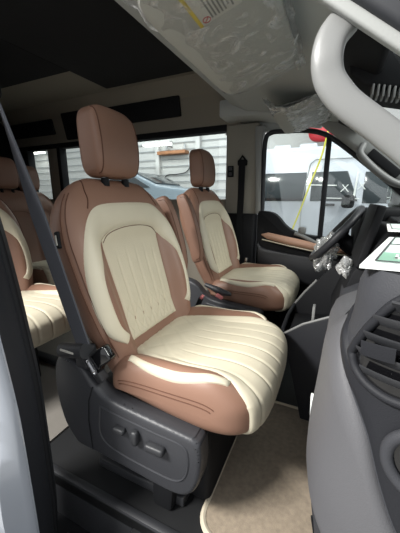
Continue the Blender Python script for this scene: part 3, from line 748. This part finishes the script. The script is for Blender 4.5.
# ------------------------------------------------------------------ sun visors
def visor(y0, y1, flip, label, group, dz=0, droop=.022, dx_=0, film='film', rough=1):
    x0, z0, x1, z1 = .10 + dx_, 1.345 + dz, .345 + dx_, 1.415 + dz
    t = thing('sun_visor', label, 'sun visor', ((x0 + x1) / 2, (y0 + y1) / 2, (z0 + z1) / 2), group)
    X = Vector((x1 - x0, 0, z1 - z0)); W = X.length; X.normalize(); N = Vector((X.z, 0, -X.x)); N = N if N.z < 0 else -N
    c = Vector(((x0 + x1) / 2, (y0 + y1) / 2, (z0 + z1) / 2)); rot = Matrix((X, Vector((0, 1, 0)), X.cross(Vector((0, 1, 0))))).transposed().to_4x4()
    pn = MB().super(c, (W / 2, (y1 - y0) / 2, .012), 7, 4, 60, 14, rot).build('panel', M['visor'], t)
    yi = y1 if flip > 0 else y0                                   # inboard end
    MB().cyl((x1 - .01, y0 - (.0 if flip > 0 else .05), z1 + .004), (x1 - .01, y1 + (.05 if flip > 0 else 0), z1 + .004), .009, 12).build('pivot_rod', M['visor'], t)
    # plastic sleeve, crumpled and longer than the visor
    G = []
    nu, nw = 70, 40
    for i in range(nu):
        y = y0 - .03 + (y1 - y0 + .06) * i / (nu - 1); row = []
        for j in range(nw):
            th = 2 * math.pi * j / (nw - 1); e = lambda q, k: math.copysign(abs(q) ** (2 / k), q)
            a = (W / 2 + .018) * e(math.cos(th), 6); b = .020 * e(math.sin(th), 3)
            k = min(1, min(y - y0 + .03, y1 + .03 - y) / .05)
            nz = noise.turbulence(Vector((a * 16, y * 16, b * 20)), 3, True) - .45
            free = max(0, -a / (W / 2))
            b2 = b * (.25 + .75 * k) + nz * .010 * rough - free ** 3 * droop * (1 + .8 * noise.noise(Vector((0, y * 22, 1))))
            a2 = a + nz * .012 * rough + (1 - k) * .02 * noise.noise(Vector((a * 30, y * 9, 4)))
            row.append(c + X * a2 + Vector((0, y - c.y + (1 - k) * .018 * noise.noise(Vector((a * 26, 0, 2))), 0)) - N * b2 * -1)
        G.append(row)
    MB().grid(G).build('plastic_sleeve', M[film], t, angle=30)
    return t, c, X, N, pn
def decal(t, parent, c, X, N, xa, xb, ya, yb, h, m_, name):
    m = MB(); p = lambda x, y, d: Vector((c.x, 0, c.z)) + X * x + Vector((0, y, 0)) + N * d
    q = [(xa, ya), (xb, ya), (xb, yb), (xa, yb)]
    m.rings([[p(x, y, h) for x, y in q], [p(x, y, h + .0008) for x, y in q]])
    return m.build(name, m_, parent, smooth=False)
t, c, X, N, pn = visor(-.36, .225, 1, 'sun visor in clear plastic sleeve with yellow edged warning label', 'front sun visors')
lb = decal(t, pn, c, X, N, -.045, .055, -.36, -.195, .0125, M['pale'], 'warning_label')
decal(t, lb, c, X, N, -.045, -.037, -.36, -.195, .0135, M['yellow'], 'yellow_stripe')
for k in range(7): decal(t, lb, c, X, N, -.012 + .008 * k, -.0085 + .008 * k, -.35, -.205 - (.01 if k == 5 else 0), .0135, M['text'], 'text_line')
cn = Vector((c.x, 0, c.z)) + X * -.024 + Vector((0, -.208, 0)) + N * .0137
rg = MB(); rg.tube([cn + X * .0085 * math.cos(a) + Vector((0, .0085 * math.sin(a), 0)) for a in [2 * math.pi * k / 20 for k in range(20)]], .001, 6, closed=True)
rg.tube([cn + X * .006 + Vector((0, -.006, 0)), cn - X * .006 + Vector((0, .006, 0))], .001, 6); rg.build('prohibition_mark', M['redprint'], lb)
t, c, X, N, pn = visor(.74, 1.24, -1, 'sun visor in crumpled clear plastic above the driver door', 'front sun visors', .05, .06, .05, 'bag', 1.8)
lb = decal(t, pn, c, X, N, -.02, .09, .77, .90, .0125, M['visor'], 'mirror_label')
for xa, xb, ya, yb in ((-.012, .012, .775, .80), (.03, .08, .78, .825), (-.012, .012, .85, .885), (.03, .08, .84, .885)):
    decal(t, lb, c, X, N, xa, xb, ya, yb, .0135, M['pale'] if xa > 0 else M['text'], 'label_block')

# ------------------------------------------------------------------ grab handles
gh = thing('grab_handle', 'large pale grey grab handle on the near windscreen pillar', 'grab handle', (.5, -.4, 1.2))
path = spline([(0.487, -0.405, 1.205), (0.474, -0.414, 1.185), (0.47, -0.42, 1.16), (0.475, -0.42, 1.135), (0.488, -0.42, 1.115), (0.504, -0.42, 1.098), (0.536, -0.42, 1.072), (0.566, -0.42, 1.047), (0.613, -0.42, 1.009), (0.643, -0.39, 1.004)], 50)
rings = []
for i, p in enumerate(path):
    p = Vector(p); t = Vector(path[min(i + 1, 49)] - path[max(i - 1, 0)]).normalized(); s = t.cross(Vector((0, 1, 0))).normalized(); n = s.cross(t)
    hw_ = cr([(0, .020), (20, .0195), (34, .0185), (49, .020)], i)
    rings.append([p + s * hw_ * math.copysign(abs(math.cos(a)) ** .7, math.cos(a)) + n * .012 * math.copysign(abs(math.sin(a)) ** .7, math.sin(a)) for a in [2 * math.pi * k / 24 for k in range(24)]])
MB().rings(rings).build('grip', M['handle'], gh, angle=70)
fh = thing('grab_handle', 'pale grab handle with dark slot on the far windscreen pillar', 'grab handle', (.7, 1.27, 1.2))
path = spline([(.62, 1.29, 1.305), (.605, 1.255, 1.255), (.64, 1.245, 1.205), (.72, 1.245, 1.13), (.80, 1.25, 1.075), (.86, 1.27, 1.06), (.88, 1.30, 1.085)], 36)
MB().tube([tuple(p) for p in path], .022, 12).build('grip', M['handle'], fh)
m_ = MB(); bar(m_, (.66, 1.285, 1.26), (.83, 1.285, 1.115), (0, 0, 1), .055, .02, .008); m_.build('slot', M['deep'], fh)

# ------------------------------------------------------------------ sensor housing at the windscreen top
sh = thing('sensor_housing', 'black camera housing with ribbed vent behind the windscreen top', 'sensor housing', (.62, .47, 1.42))
MB().prism([(.49, 1.46), (.50, 1.40), (.545, 1.36), (.70, 1.32), (.80, 1.32), (.80, 1.40), (.58, 1.50)], .36, .60, 'y', .015, 3).build('cover', M['deep'], sh)
for k in range(8):
    MB().box((.575 + .016 * k, .37, 1.337 - .004 * k), (.007, .06, .036), .002).build('rib', M['handle'], sh)
st = MB(); st.cyl((.70, .47, 1.33), (.72, .47, 1.26), .012, 12); stm = st.build('mirror_stem', M['deep'], sh)
